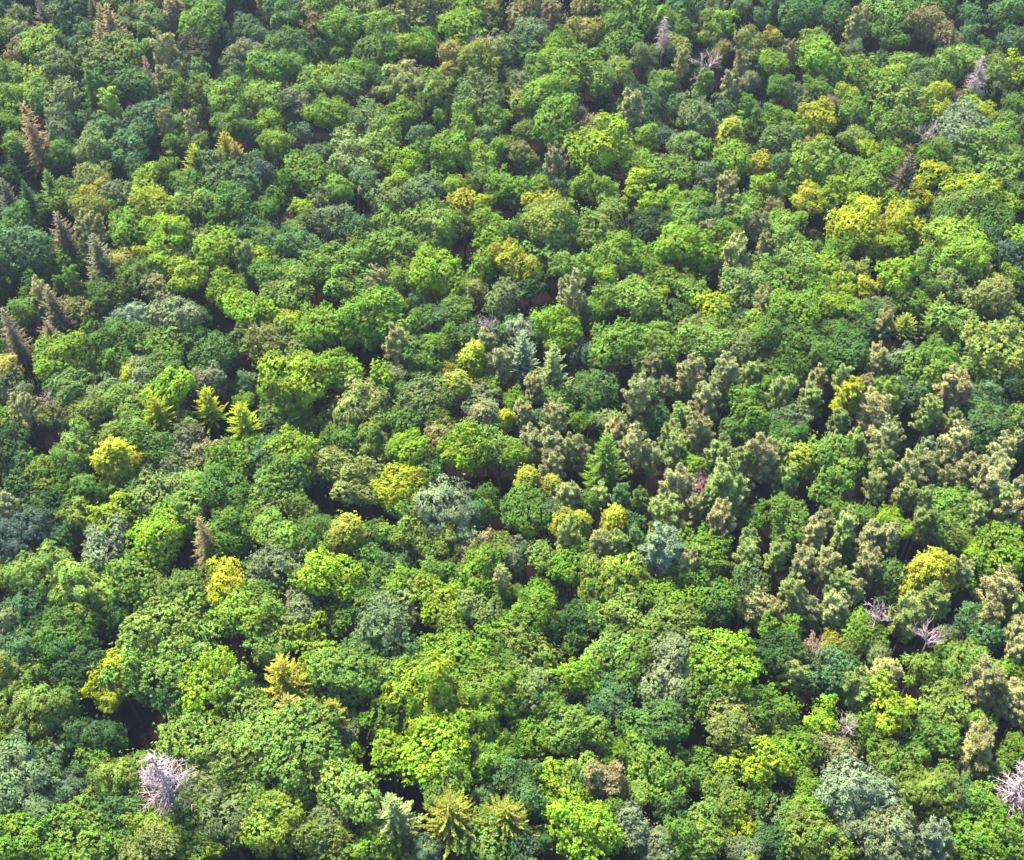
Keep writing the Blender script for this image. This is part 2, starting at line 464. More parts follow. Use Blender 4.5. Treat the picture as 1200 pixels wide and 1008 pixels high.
def bare_broadleaf(seed, R, V, zc, mat):
    rng = np.random.default_rng(seed)
    t_ = Tubes()
    def grow(p, d, ln, r, lev):
        n = 5; pts = [np.array(p)]; dd = np.array(d)
        for i in range(n - 1):
            dd = norm(dd + rng.normal(0, 0.14, 3) + np.array([0, 0, 0.05])); pts.append(pts[-1] + dd * ln / (n - 1))
        t_.add(pts, np.linspace(r, r * 0.45, n), 6 if lev < 2 else 4)
        if lev < 4:
            for k in range((4, 4, 3, 3)[lev]):
                i = int(rng.integers(1, n)); s = norm(rng.normal(size=3)); s = norm(s - dd * (s @ dd))
                grow(pts[i], norm(dd * 0.75 + s * rng.uniform(0.5, 0.95) + np.array([0, 0, 0.2])), ln * rng.uniform(0.5, 0.75), r * 0.55, lev + 1)
    z0 = zc - V
    for k in range(5):
        a = k * 1.2566 + rng.normal(0, 0.3)
        grow((0, 0, z0 + k * 0.35), norm(np.array([math.cos(a) * 0.6, math.sin(a) * 0.6, 1.0])), R * 1.15, 0.15, 1)
    tk = Tubes(); zs = np.linspace(0, z0 + 1.9, 6)
    tk.add(np.column_stack([rng.normal(0, 0.05, (6, 2)) * (zs[:, None] > 0) * (zs[:, None] < z0), zs]), 0.24 * (1 - 0.55 * zs / (z0 + 2)), 8)
    return dict(R=R, zc=zc, V=V, crown=t_.mesh('crown', mat), trunk=tk.mesh('trunk', mat))

PROTO = {
    'O': [broadleaf(11 + i, 4.3, 4.3 + 0.45 * (i % 4), 16.0, 28 + 3 * (i % 4), (0.30, 0.25, 0.33, 0.27)[i % 4], cell=(0.20, 0.15, 0.24, 0.17)[i % 4]) for i in range(12)],
    'o': [broadleaf(41 + i, 2.9, 3.1 + 0.4 * (i % 4), 16.0, 19 + 2 * (i % 4), (0.27, 0.30, 0.24)[i % 3], lobe=(0.20, 0.40), cell=(0.17, 0.20, 0.14)[i % 3]) for i in range(10)],
    'B': [broadleaf(71 + i, 4.0, 4.7, 16.0, 28 + 2 * i, drooping=True) for i in range(5)],
    'F': [broadleaf(211 + i, 3.6, 4.3 + 0.4 * (i % 3), 16.0, 46 + 4 * i, 0.27, lobe=(0.13, 0.26), cell=0.16, sprig=3, reach=0.9) for i in range(6)],
    'I': [birch(91 + i, 2.2, 3.6, 17.5) for i in range(3)],
    'P': [pine(111 + i, 2.3, 3.9, 17.0, 34 + 4 * i, 1.0) for i in range(8)],
    'S': [conifer(141 + i, 2.9, 8.4, 22.0, droop=0.46, lift=0.22, power=0.8, twig=0.48, tw=0.19, whorls=17) for i in range(4)],
    's': [conifer(147 + i, 2.9, 4.3, 19.5, droop=0.30, lift=0.2, power=0.7, twig=0.32, tw=0.17, whorls=12, fingers=1.5) for i in range(2)],
    'L': [conifer(151 + i, 2.7, 6.4, 21.0, droop=0.16, lift=0.12, power=0.6, twig=0.5, tw=0.15, whorls=15, sparse=0.86, soft=True) for i in range(3)],
    'R': [conifer(161 + i, 2.4, 8.8, 22.0, droop=0.5, lift=0.1, twig=0.55, tw=0.11, whorls=22, sparse=0.95, dead=True) for i in range(2)],
    'C': [bare_conifer(171 + i, 2.6, 8.5, 22.0, M_DEADWOOD) for i in range(2)],
    'D': [bare_broadleaf(181 + i, 2.4, 3.2, 17.5, M_DEADWOOD) for i in range(3)],
}
# ------------------------------------------------------------------ survey of the trees
# one string per survey square (column,row); an entry is kind+colours, x, y, crown width (quarter picture units)
# kinds: O knobbly broadleaf, B drooping broadleaf, I birch, P pine, S spruce, L larch,
#        C dead conifer, D bare dead broadleaf, R dead brown spruce
CAT = {
(0,3): """Bb 60 40 200;Be 70 150 200;Beh 150 340 260;Bg 270 290 180;Bf 200 540 170;Oe 30 500 150;Bpb 110 700 330;Bb 230 790 200;Of 110 950 280
Ofh 380 920 300;Og 250 90 160;Od 390 130 200;Bd 330 30 200;By 550 130 190;Byo 515 250 110;Oh 710 170 280;Ol 990 195 260;Oh 880 70 220;Od 840 270 160
Oh 890 470 260;Oh 1120 500 320;Oh 1140 280 250;Be 580 620 240;Bd 440 430 200;Og 440 550 150;C 780 660 220;Bp 970 680 180;Bpg 1070 810 240
Ole 740 860 200;Oel 940 930 220;Obg 560 810 220;Og 900 800 160;Oh 1150 690 160;Oek 690 980 230;Ob 600 930 140;Bbv 340 680 160;Obd 330 460 120""",
(1,3): """Lo 130 150 220;Lko 160 300 160;Lo 350 320 140;Oe 250 290 110;Ofl 290 60 180;Oh 60 30 140;Od 300 200 120;Ogb 500 40 190;Ob 680 30 180
Ohg 430 180 260;Ohg 640 140 220;Ogf 640 330 220;Og 450 350 120;Bl 870 280 330;Bel 1100 230 260;Of 950 70 260;Og 1150 70 140;Og 1180 180 120
Bgf 1100 520 260;Bf 1080 430 200;Ol 640 510 170;Ol 850 530 280;Oge 900 660 220;Soe 910 800 230;Soe 1170 815 200;Spe 650 820 240;Ohg 210 510 340
Oh 40 460 230;Og 180 670 220;Of 430 530 160;Oh 460 690 260;Op 400 440 130;Oel 110 860 260;Ope 330 850 220;Oe 330 930 240;Og 60 760 160
Of 600 950 230;Oh 1080 930 260;Bb 1050 720 140;Bbv 800 950 140""",
(2,3): """Oeh 70 40 220;Ohp 60 200 250;Bg 170 260 160;Ofl 310 150 170;Oh 440 50 200;Og 590 100 220;Op 740 130 270;Op 870 190 160;Olf 970 80 280
Od 1150 60 140;Ob 460 260 200;Og 640 210 140;Opb 750 280 160;Og 930 280 220;Oek 1020 380 260;Og 1160 300 160;Ogh 280 410 230;Of 110 420 210
Ogb 680 420 260;Of 460 500 130;Ofh 620 560 210;Ofh 730 650 210;Oh 560 690 150;Okt 440 640 140;Ol 200 650 200;Oh 320 600 170;Obg 60 680 200
Ol 330 700 130;Og 140 770 150;Ol 330 880 270;Og 450 800 120;Ops 570 860 180;Oly 1130 570 200;Og 960 620 200;Oe 1010 710 180;Og 1150 730 150
Oly 1050 860 150;Oh 890 860 170;Og 780 880 150;Oh 860 950 170;Op 700 980 180;Ob 1160 900 130;Od 740 760 140;Ob 60 970 150;Bd 150 900 120
Og 830 550 110;Op 1080 970 150""",
(3,3): """Od 60 60 180;Pe 130 160 130;Otq 220 40 110;Oo 290 40 100;Oe 400 20 120;Opg 520 40 120;Ob 280 140 180;Pk 540 160 150;Pe 400 230 180
Ohf 710 110 150;Ohe 910 90 220;Of 1130 130 150;Pk 1010 190 170;Pk 1120 260 140;Pk 1180 300 120;Ppk 1180 30 120;Ol 245 360 140;D 385 370 90
Oly 550 320 190;Of 490 460 200;Ohe 800 320 190;Og 780 430 170;Oeh 840 220 120;Ofh 980 340 170;Pk 975 490 170;Of 1160 490 130;Ogf 50 290 160
Oe 40 380 120;Of 110 510 220;Ol 40 540 140;Opk 300 490 190;Og 630 490 120;Oh 710 500 90;Oe 580 590 190;Be 800 660 230;Be 650 700 140;Og 960 620 150
Oeh 1050 620 130;Ob 930 720 140;C 1170 680 180;Bsp 380 690 270;Bsp 520 760 230;Bp 590 920 260;Ps 770 940 170;So 855 950 44;Of 190 760 160
Ogp 60 780 220;Of 170 640 120;Oe 240 930 290;Ol 230 880 130;Of 920 860 270;Ofg 1060 950 260;Oh 1160 830 130;Ohg 1050 840 150;Od 60 920 150""",
(0,2): """Od 40 90 180;Bhg 370 100 200;Iy 540 150 160;Iel 540 40 110;Og 700 70 190;Op 880 70 150;Of 1090 130 200;Opk 970 170 190;Ok 20 130 80
Obg 90 230 180;Ol 220 180 120;Oeg 200 270 200;Bg 380 300 180;Be 350 400 150;Ob 700 190 160;Op 820 200 120;Ohp 770 330 230;Og 620 280 150
Oh 950 280 170;Og 1090 330 220;Ppk 40 380 130;Bv 120 510 210;Oly 545 400 200;Od 220 400 170;Ops 490 560 220;Od 260 550 180;Ol 750 500 270
Ohg 860 390 170;Ogf 1060 480 200;R 965 520 130;Oy 1050 720 200;Bhe 190 680 230;Og 30 690 130;Bh 430 730 250;Ohf 650 680 240;Ohg 880 750 220
Ob 60 860 220;Od 230 900 180;Bg 400 880 220;Bd 540 870 150;Oh 780 940 300;Oh 960 970 160;Olh 1110 870 230;Og 1170 660 120;Og 150 960 150
Bp 40 950 150;Og 280 980 200""",
(1,2): """Ob 50 110 200;Ol 170 110 190;Og 130 250 230;Oh 80 360 230;Oek 330 180 180;Oek 480 250 260;Og 250 30 130;Og 390 50 150;Be 590 80 200
Ol 730 100 180;Ogd 790 190 170;Ol 990 90 200;Oh 1140 110 180;Ok 870 30 140;Oe 240 400 150;Og 330 450 100;Oy 670 280 200;Of 700 380 160
Bps 890 350 270;Bb 990 430 150;Og 1070 310 110;Of 1060 370 100;Io 430 500 150;Og 540 490 140;Ohf 110 510 220;Og 310 570 200;Opb 100 660 240
Ol 340 690 250;Og 530 680 160;Oh 640 500 120;Oh 740 490 140;Ohe 890 510 150;Og 850 570 170;Ob 640 640 140;Og 700 570 120;Okt 1040 590 160
Oe 1150 560 150;Og 860 680 140;Ofl 750 720 190;Of 1040 680 230;Olo 870 830 210;Oh 680 790 180;Ohp 1040 850 170;Oe 930 940 180;Opb 620 910 280
Og 400 880 150;Og 460 800 170;Op 210 830 200;Oh 60 820 160;Of 30 900 140;Ol 260 940 150;Oh 110 960 150;Of 1150 790 110;Of 1110 960 140
Of 1180 880 90;Pp 1150 690 80""",
(2,2): """Of 20 120 100;Pp 90 80 130;Pp 180 100 130;Pkt 290 120 130;Pp 190 180 120;Sfd 435 150 190;Pk 480 40 120;Pp 570 110 160;Pp 650 150 120
Pe 740 40 110;Pe 760 110 130;Pkt 870 30 140;Of 840 170 140;Pel 970 150 150;Pp 1150 160 180;Pe 1080 150 90;Ogb 1060 20 140;Og 1180 20 60
Oq 870 258 96;Iyo 75 240 100;Io 190 270 90;Pk 260 330 120;Og 340 330 110;Pe 410 330 110;Pb 510 330 100;Pd 600 340 90;Ppe 770 300 170
Pek 720 440 180;Pk 860 390 130;Pel 1000 310 200;Pe 930 320 80;Og 60 400 200;Ob 150 390 130;Iyo 240 440 110;Iyo 320 440 90;Iyo 480 430 110
Pe 260 510 130;Pk 410 560 120;Pe 490 560 120;Obg 570 480 120;Ppe 970 460 150;Ogf 1140 420 150;Ps 700 610 210;Of 620 560 130;Ogf 890 590 260
Pp 810 650 130;Pel 1100 600 120;Pe 1110 520 90;Oh 130 600 150;Op 30 600 120;Of 290 640 190;Ope 380 680 150;Bel 480 720 250;Ok 230 600 80
Of 650 770 190;Of 780 800 180;Og 930 780 190;Oh 500 900 230;Oh 760 900 210;Of 130 760 120;Of 70 880 210;Of 190 920 120;Og 30 760 70
Od 310 880 140;Og 360 850 100;Ppk 1150 860 150;Ogp 1110 730 160;Od 930 870 130;Og 290 990 110""",
(3,2): """Ogd 90 40 180;Pe 70 130 110;Iye 150 150 120;Pe 80 250 120;Ohf 290 220 230;Pp 290 80 90;Pe 400 80 110;Ofe 400 170 140;Ppe 540 80 160
Pel 530 180 120;Pe 500 270 110;Pe 690 150 90;Ppe 640 230 150;Ps 740 100 90;Pp 740 200 130;Pe 640 320 110;Ppe 860 100 160;Pke 940 220 140
Pk 830 240 100;Pp 1090 120 130;Pp 1060 220 140;Obd 990 20 160;Pp 1030 300 170;Pp 1170 60 80;Pp 1170 290 90;Oge 90 420 210;Pke 210 500 120
Pp 250 450 110;Og 360 400 130;Pe 360 470 130;Og 460 410 110;Olf 560 420 120;Ppk 480 520 120;Pp 560 520 110;Ol 620 470 80;Pel 710 450 120
Pe 730 330 90;Oh 840 350 190;Ohg 850 480 180;Pel 980 410 100;Pk 1120 420 160;Pe 1100 340 100;Pe 40 600 110;Og 80 540 110;Ppk 160 640 130
Pp 270 650 130;Ppk 460 650 150;Og 380 590 90;Pe 330 740 130;Ogb 580 680 130;Iyo 760 690 190;Pp 890 680 120;Ol 970 560 110;Of 1100 590 250
Ogf 1010 660 150;Pe 100 790 130;Ppe 170 860 130;Ppe 310 850 140;Pk 400 760 90;D 520 850 110;Od 550 790 90;Pe 660 890 180;Pe 770 830 140
D 760 960 110;Ppe 1070 780 170;Pke 1040 880 110;Pel 1160 850 130;Pp 1160 950 100;Ob 980 940 170;Op 850 950 90;Of 60 970 150;Ofe 430 960 220
Pkt 20 860 90;Oo 300 985 80""",
(0,1): """Ogb 70 50 150;Sn 300 100 140;Pke 430 90 130;Of 610 90 180;Ol 790 90 200;Op 900 30 120;Og 1000 50 130;Obg 1130 70 160;Ob 130 180 210
Og 270 210 110;Pd 280 330 60;Pg 340 310 90;Snp 470 210 150;Oyl 680 190 90;Ook 570 220 120;Oed 650 300 170;Ol 740 250 140;Ohk 880 170 160
Olf 1010 180 190;Ol 880 300 160;Opk 750 370 150;Ofl 1080 360 170;Pe 1150 210 110;Og 490 370 130;Sr 440 300 44;Ob 520 430 150;Op 1170 290 90
Bb 40 220 130;Ohg 110 450 150;Og 150 340 90;Pk 200 390 110;Sn 260 450 150;Oke 370 470 150;Pg 430 560 90;Rn 60 560 120;Sn 240 570 90
D 230 870 60;Bs 640 490 150;Op 820 490 200;Obg 920 480 100;Ohg 810 600 230;Oh 640 620 180;Og 560 580 180;Olf 300 680 270;Og 500 680 160
Ogb 980 650 200;Oyl 620 740 130;Ogp 330 810 180;Obp 480 840 140;Op 690 780 170;Og 800 740 190;Ol 790 840 210;Op 960 780 150;Olf 1150 450 170
Oe 1160 620 110;Lyl 980 890 150;Lyl 1140 960 150;Lyl 740 930 150;Oe 420 930 180;Ohf 590 930 170;Oke 250 940 130;Pk 110 930 120;Of 30 960 110
Op 40 800 130;Op 100 850 130;Ook 40 730 120;Ob 1170 780 90;Oh 880 980 90;Oh 640 990 100;Of 1150 870 90""",
(1,1): """Ogb 60 120 170;Obg 210 150 170;Oe 220 50 130;Opb 380 50 160;Obd 470 70 130;Oh 640 50 140;Be 830 80 230;Oe 1010 30 120;Olf 1100 80 180
Oyo 1150 200 160;Of 1070 240 140;Ol 20 200 120;Og 50 290 150;Oh 170 270 130;Oge 350 230 190;Ofe 510 140 150;Og 480 220 120;Ohg 640 160 190
Oh 700 270 150;Ol 860 300 210;Ohf 420 320 210;Og 270 290 110;Ppt 575 345 120;Of 690 310 110;Oh 160 370 210;Oek 1010 360 140;Ope 1150 400 150
Ol 30 450 120;Oyl 160 500 110;Ofl 310 520 200;Of 540 510 260;Oh 660 430 120;Og 470 410 110;Ob 770 390 90;Os 810 450 80;Og 760 520 150
Ob 870 490 110;Oge 960 470 160;D 1085 515 80;Oek 40 610 160;Oph 150 620 170;Pkt 665 620 130;Ogf 860 610 120;Obg 1000 560 120;Ob 1150 560 130
Pp 1080 610 90;Ol 180 830 290;Ofl 400 720 200;Ol 230 720 150;Olf 590 770 120;Og 780 700 190;Op 660 740 90;Og 910 680 100;Iye 1020 680 120
Oo 890 740 70;Iyk 940 820 120;Oe 960 760 90;Ofe 1110 800 120;Ppt 1150 720 130;Bkh 480 890 270;Ogp 790 870 210;Og 660 830 110;Ogp 100 930 170
Og 250 980 150;Og 700 970 140;Op 1050 900 150;Ikp 1070 960 130;Iy 1170 960 70;Oe 580 970 130;Oe 860 970 120;Of 1190 870 60""",
(2,1): """Olk 150 40 190;Og 30 80 90;Oh 180 140 230;Oyo 40 240 150;Od 90 330 120;Ohe 420 60 200;Od 640 60 170;Oh 810 20 140;Ob 930 30 100
Oh 1080 10 120;Ofh 490 180 180;Ok 430 170 90;Olf 800 150 220;Pp 910 100 90;Of 1020 90 170;Pk 1160 70 100;Pk 1180 150 80;Oh 270 250 160
Ol 380 230 110;Ol 450 290 110;Of 630 210 150;Ofl 890 210 160;Og 620 310 110;Of 720 300 130;Oy 700 370 60;Og 820 310 90;Pke 1040 240 150
Ohp 1080 350 170;Oh 1150 270 120;Ppt 280 400 150;Ofh 460 380 150;Oh 590 400 170;Ohg 850 370 140;Oyl 940 430 140;Pk 1170 430 100;Ob 1080 480 80
Ogf 360 470 170;Og 150 510 120;Olf 220 560 170;Ofh 500 600 220;Ofh 700 600 200;Og 780 460 110;Oh 960 510 150;Okh 840 540 120;Oh 900 610 190
Ogp 1050 620 170;Olh 1130 550 130;Oh 640 470 130;Ss 50 650 140;Bsp 40 540 140;Sph 190 740 180;Ov 350 650 130;Ogb 380 800 190;Pke 665 730 120
Pk 100 820 100;Of 20 870 80;Pp 720 810 70;Ppe 600 870 150;Obg 660 910 170;Pke 840 770 140;Ppe 1000 770 140;Pel 1120 770 110;Ppk 900 900 150
Pe 790 960 100;Og 980 870 90;Ofh 1110 920 180;Og 220 890 140;Pps 200 970 130;Pk 50 950 100;Of 310 970 70;Oph 470 980 150;Og 370 960 90;Ob 120 950 80""",
(3,1): """Ohl 90 60 180;Oh 100 170 190;Oy 390 60 190;Oly 360 130 120;Oy 620 50 170;Oyl 510 150 110;Ok 500 70 90;Okp 670 120 100;Ol 600 140 100
Ogd 860 40 170;Ogd 1050 60 200;Olh 870 110 210;Ol 1160 120 120;Obv 1130 210 130;Oh 760 230 160;Od 1050 160 160;Olh 930 210 200;Ol 600 290 160
Ol 260 260 130;Ork 280 230 60;Of 310 190 150;Ohk 410 290 110;Oyo 470 350 100;Oly 340 360 120;Ohf 100 310 210;Og 40 230 100;Ogl 1130 290 110
Oy 1060 310 80;Okh 960 270 130;Ohp 870 330 150;Okh 1040 390 210;Of 680 400 130;Og 770 360 110;Of 230 400 160;Of 100 470 220;Olf 320 430 140
Op 540 430 100;Olh 430 450 120;Pkt 545 510 90;Seo 640 510 110;Sh 780 470 130;Ohe 860 550 200;Oh 1150 470 120;Okl 1060 630 240;Ob 1180 620 60
Og 60 590 200;Og 300 550 150;Obg 440 530 170;Og 150 650 200;Ogb 380 640 170;Og 80 720 190;Og 260 690 150;Pke 500 700 110;Bpd 640 680 170
Ofg 800 660 150;Ohg 940 740 130;Pk 230 780 90;Pel 345 770 90;Ofh 760 790 220;Ob 640 850 130;Pk 450 820 90;Pep 60 860 140;Pe 190 890 120
Pyo 370 870 130;Od 550 790 100;Pk 850 860 170;Pge 540 890 160;Bb 1030 870 180;Obg 1000 960 170;Od 1150 790 100;Oh 1170 950 110;Pe 750 950 130
Obp 100 980 150;Ppe 490 970 170;Pe 330 980 90;Pe 860 980 90;Of 20 800 80""",
(0,0): """Ob 20 30 90;Opg 90 100 120;Ol 20 140 90;Sn 210 100 120;Obd 320 70 190;Sn 440 60 80;Srk 480 90 80;Srk 530 150 140;Srk 480 200 110
Ob 410 160 90;Og 510 20 100;Opg 600 60 90;Op 590 110 70;Ok 690 30 100;Ohp 700 100 140;Ikt 820 60 90;Of 880 30 90;Ofg 950 120 190;Ob 990 30 120
Ob 1150 120 110;Ob 1080 170 60;Olh 190 230 170;Ok 90 250 90;Op 110 170 120;Ohp 270 310 150;Oh 50 350 140;Oyl 170 400 120;Ob 290 210 80
Ob 350 230 90;Oeg 520 290 250;Obg 610 390 160;Pgb 460 440 120;Ih 700 230 60;Pkp 780 270 130;Rt 695 350 70;Pko 770 380 80;Ond 910 230 140
Obg 930 330 100;Oeg 820 420 130;Ok 860 450 90;Og 940 420 120;Opk 1160 250 130;Opg 1090 320 110;Ofh 1060 460 190;Of 1180 430 100;Ob 400 260 80
Olh 50 470 130;Oh 180 470 150;Oph 290 480 160;R 160 640 130;Of 40 570 110;Oeg 70 680 130;Ph 520 510 110;Ob 500 610 110;Ob 710 560 180
Pkt 780 580 80;Ppk 900 590 80;Ohg 1080 580 150;Oh 840 570 70;Og 290 720 150;Opb 270 600 150;Ohp 440 690 140;Ob 610 710 190;Og 830 680 130
Oe 940 680 80;Lol 920 760 130;Lo 1060 690 110;Lro 1110 730 100;Of 790 780 100;Ofl 860 840 90;Ole 680 870 140;Og 1160 610 90;Oek 440 830 150
Oo 440 920 100;Ooe 420 980 110;Sg 240 880 100;Sd 130 920 90;Od 40 820 90;Snv 40 930 110;Ohg 320 930 120;Op 560 920 130;Oyl 710 970 200
Obg 1060 860 250;Og 880 910 150;Ob 1160 780 110;Od 640 800 100;Og 1060 970 200;Oh 900 980 130;Of 500 985 80""",
(1,0): """Pkt 50 30 90;Ogb 130 80 150;Op 200 40 110;Oh 310 30 120;Ok 270 100 110;Ofg 400 130 170;Ohk 490 40 160;Ohl 570 100 130;Ob 30 190 110
Ogb 140 220 160;Odg 270 240 130;Og 400 230 130;Okh 770 60 230;Olh 980 30 170;Okl 1100 60 120;Olh 960 130 180;Of 800 200 150;Ol 690 210 130
Og 560 240 170;Of 470 330 140;D 1085 215 100;Oko 920 260 140;Ooe 1040 290 130;Ohp 1150 240 110;Oe 1120 310 110;Og 50 360 180;Ogh 180 330 130
Olh 340 370 120;Ohp 440 400 150;Ogd 570 380 110;Bek 700 430 200;Be 830 430 200;Bk 720 350 130;Bok 870 360 100;Ogp 1060 450 200;Oh 240 420 120
Oh 50 480 170;Op 190 500 130;Ofl 350 530 160;Ogp 520 560 180;Olh 970 570 140;Ofh 1120 560 140;Og 880 560 90;Og 1170 420 80;Ol 60 580 120
Obv 200 640 120;Ole 100 680 130;Obp 290 720 90;Oh 580 670 190;Ol 630 600 80;Ob 780 650 110;Ohp 460 750 200;Ol 620 760 110;Ol 710 780 100
Og 770 720 110;Of 910 710 170;Ohl 1050 750 150;Of 1160 690 110;Ofh 870 800 110;Ol 670 860 110;Og 760 810 80;Ob 520 860 140;Ogf 250 820 190
Og 100 900 150;Ofh 400 900 140;Opg 310 960 150;Ohp 610 930 160;Obp 800 930 170;Olf 930 870 100;Oyo 970 950 130;Oyl 1060 970 100;Oe 1040 860 110
Of 1150 880 130;Og 50 980 110;Ol 220 980 90;Ol 830 990 100;Ov 40 800 90;Opg 1060 640 100;Of 700 540 130""",
(2,0): """Ok 60 60 170;Otk 180 70 130;Ok 330 40 110;Ofh 560 50 200;Ohg 470 80 150;Ob 800 40 150;Ohl 660 90 130;Opk 960 30 110;Ob 1080 40 100
Ob 1170 90 90;Ook 340 150 140;Obp 100 170 150;Ob 50 250 160;Ofl 230 210 130;Ogh 500 200 210;Ohg 780 120 150;C 710 160 80;Oh 930 150 130
Olh 1000 110 110;Ogp 620 260 130;Ohk 770 230 130;Pkt 795 300 80;Dq 910 320 110;Ok 980 250 90;Pk 1075 310 80;Okh 1120 230 130;Ol 180 280 100
Ofh 310 330 180;Oh 410 390 140;Oh 510 340 130;Ohg 100 350 120;Op 30 410 110;Ohg 710 390 130;Phe 905 400 80;Pk 1020 410 90;Ob 660 480 150
Ob 770 490 90;Ob 980 520 120;Olh 160 450 180;Of 190 570 190;Ohk 50 500 120;Pkt 555 540 130;Od 560 420 90;Od 640 560 80;Og 1090 500 110
Op 330 570 100;Ope 870 560 150;Ok 380 610 110;Ovb 720 640 90;Ohl 630 640 100;Ohp 810 680 130;Oe 50 620 100;Oly 400 700 210;Iyh 1020 640 110
Of 1050 590 100;Ole 1030 760 160;Ogf 900 700 90;Oyo 1160 770 100;Oe 600 720 130;Oek 60 740 130;Ppk 200 770 110;Ofl 580 780 140;Oge 750 820 190
Obp 900 830 120;Oly 580 860 120;Olh 390 880 150;Of 30 890 120;Oel 130 880 120;Oe 290 890 90;Pkt 1005 925 120;Ol 1170 870 100;Oy 170 980 160
Oh 480 930 100;Ol 660 950 120;Ofg 860 940 130;Ofh 1120 970 130;Ol 760 960 110;Oh 460 985 120;Og 1170 560 70;Op 1120 380 90""",
(3,0): """Ob 20 30 90;Obg 130 90 170;Obg 310 80 150;Pkt 415 130 100;Ogh 560 70 230;Ogh 570 160 150;Ok 750 110 160;Okt 820 170 110;Og 800 20 150
Ob 950 90 110;Obg 1120 70 170;Ob 1150 200 130;Ob 940 170 90;Og 1010 220 80;Okp 870 230 110;Olh 30 300 120;Ohl 220 210 130;Pk 95 250 70
Oo 20 180 70;Opg 390 250 90;Ohe 640 300 130;Ofl 260 300 190;Olh 430 330 150;Oh 320 350 130;Ob 510 290 80;Oyl 580 370 110;Of 560 430 170
Oh 820 310 150;Oh 950 290 140;C 985 350 90;Oh 1060 320 120;Oyl 1160 330 110;Ogp 700 380 150;Og 60 410 130;Op 150 460 110;Og 230 420 120
Olo 370 440 90;Ot 300 490 80;Oyo 230 550 140;Oh 630 520 210;Ogf 390 530 140;Oyl 800 450 110;Oyl 770 520 80;Oy 840 510 60;Or 890 460 60
Oh 930 490 80;Oyl 1010 530 120;D 750 620 90;Osp 900 600 200;Og 1160 490 100;Of 40 580 130;Ol 120 600 90;Of 520 560 90;Ohg 620 620 170
Ohl 1100 620 150;Ob 1100 560 80;Ogp 60 670 150;Ohk 410 660 130;Oly 470 700 100;Oy 240 660 60;Ok 200 670 50;Ohl 210 760 180;Of 570 700 90
Okh 640 710 80;Of 780 710 150;Oh 1000 710 170;Olf 540 790 150;Ofh 400 800 140;Sn 640 820 120;Oyl 760 820 130;Oh 890 780 130;Oyl 930 890 190
Oh 1100 810 160;Ogb 60 780 110;Ohf 440 880 130;Ol 290 900 130;Oyo 190 950 140;Oly 410 970 120;Oy 700 940 100;Ol 380 890 90;Ole 560 940 80
Of 140 880 110;Og 40 900 90;Ok 30 985 90;Oh 880 980 180;Ol 1100 960 130;Oh 1170 890 90;Ogh 1160 720 90;Og 640 980 90""",
}
# dark openings in the canopy: x, y, half width in picture units
GAPS = [(650,350,20),(640,365,18),(537,300,15),(182,855,26),(185,880,18),(215,900,16),(458,918,22),(425,868,12),(372,585,16),(735,455,17),(727,470,12),
 (785,440,9),(770,565,14),(955,497,14),(240,355,14),(243,378,12),(276,425,12),(28,610,12),(45,545,12),(235,640,14),(150,700,16),(1060,815,16),
 (1065,840,12),(860,800,16),(1118,713,20),(1055,695,14),(812,880,10),(810,905,12),(770,965,16),(820,840,12),(180,190,12),(185,175,10),(245,145,9),
 (40,335,8),(14,340,8),(42,220,9),(545,150,12),(430,430,8),(405,290,9),(525,120,8),(980,165,8),(1055,220,9),(650,870,6),(960,590,12),(655,560,9),
 (615,680,10),(650,700,9),(855,645,8),(1005,720,9),(950,710,9),(1190,450,9),(1140,640,8),(965,780,10),(255,25,6),(640,170,8),(740,660,7),
 (1130,875,8),(520,992,12),(400,760,9),(425,750,9),(540,570,9),(40,150,9),(385,280,9),(900,30,7),(1150,45,9)]
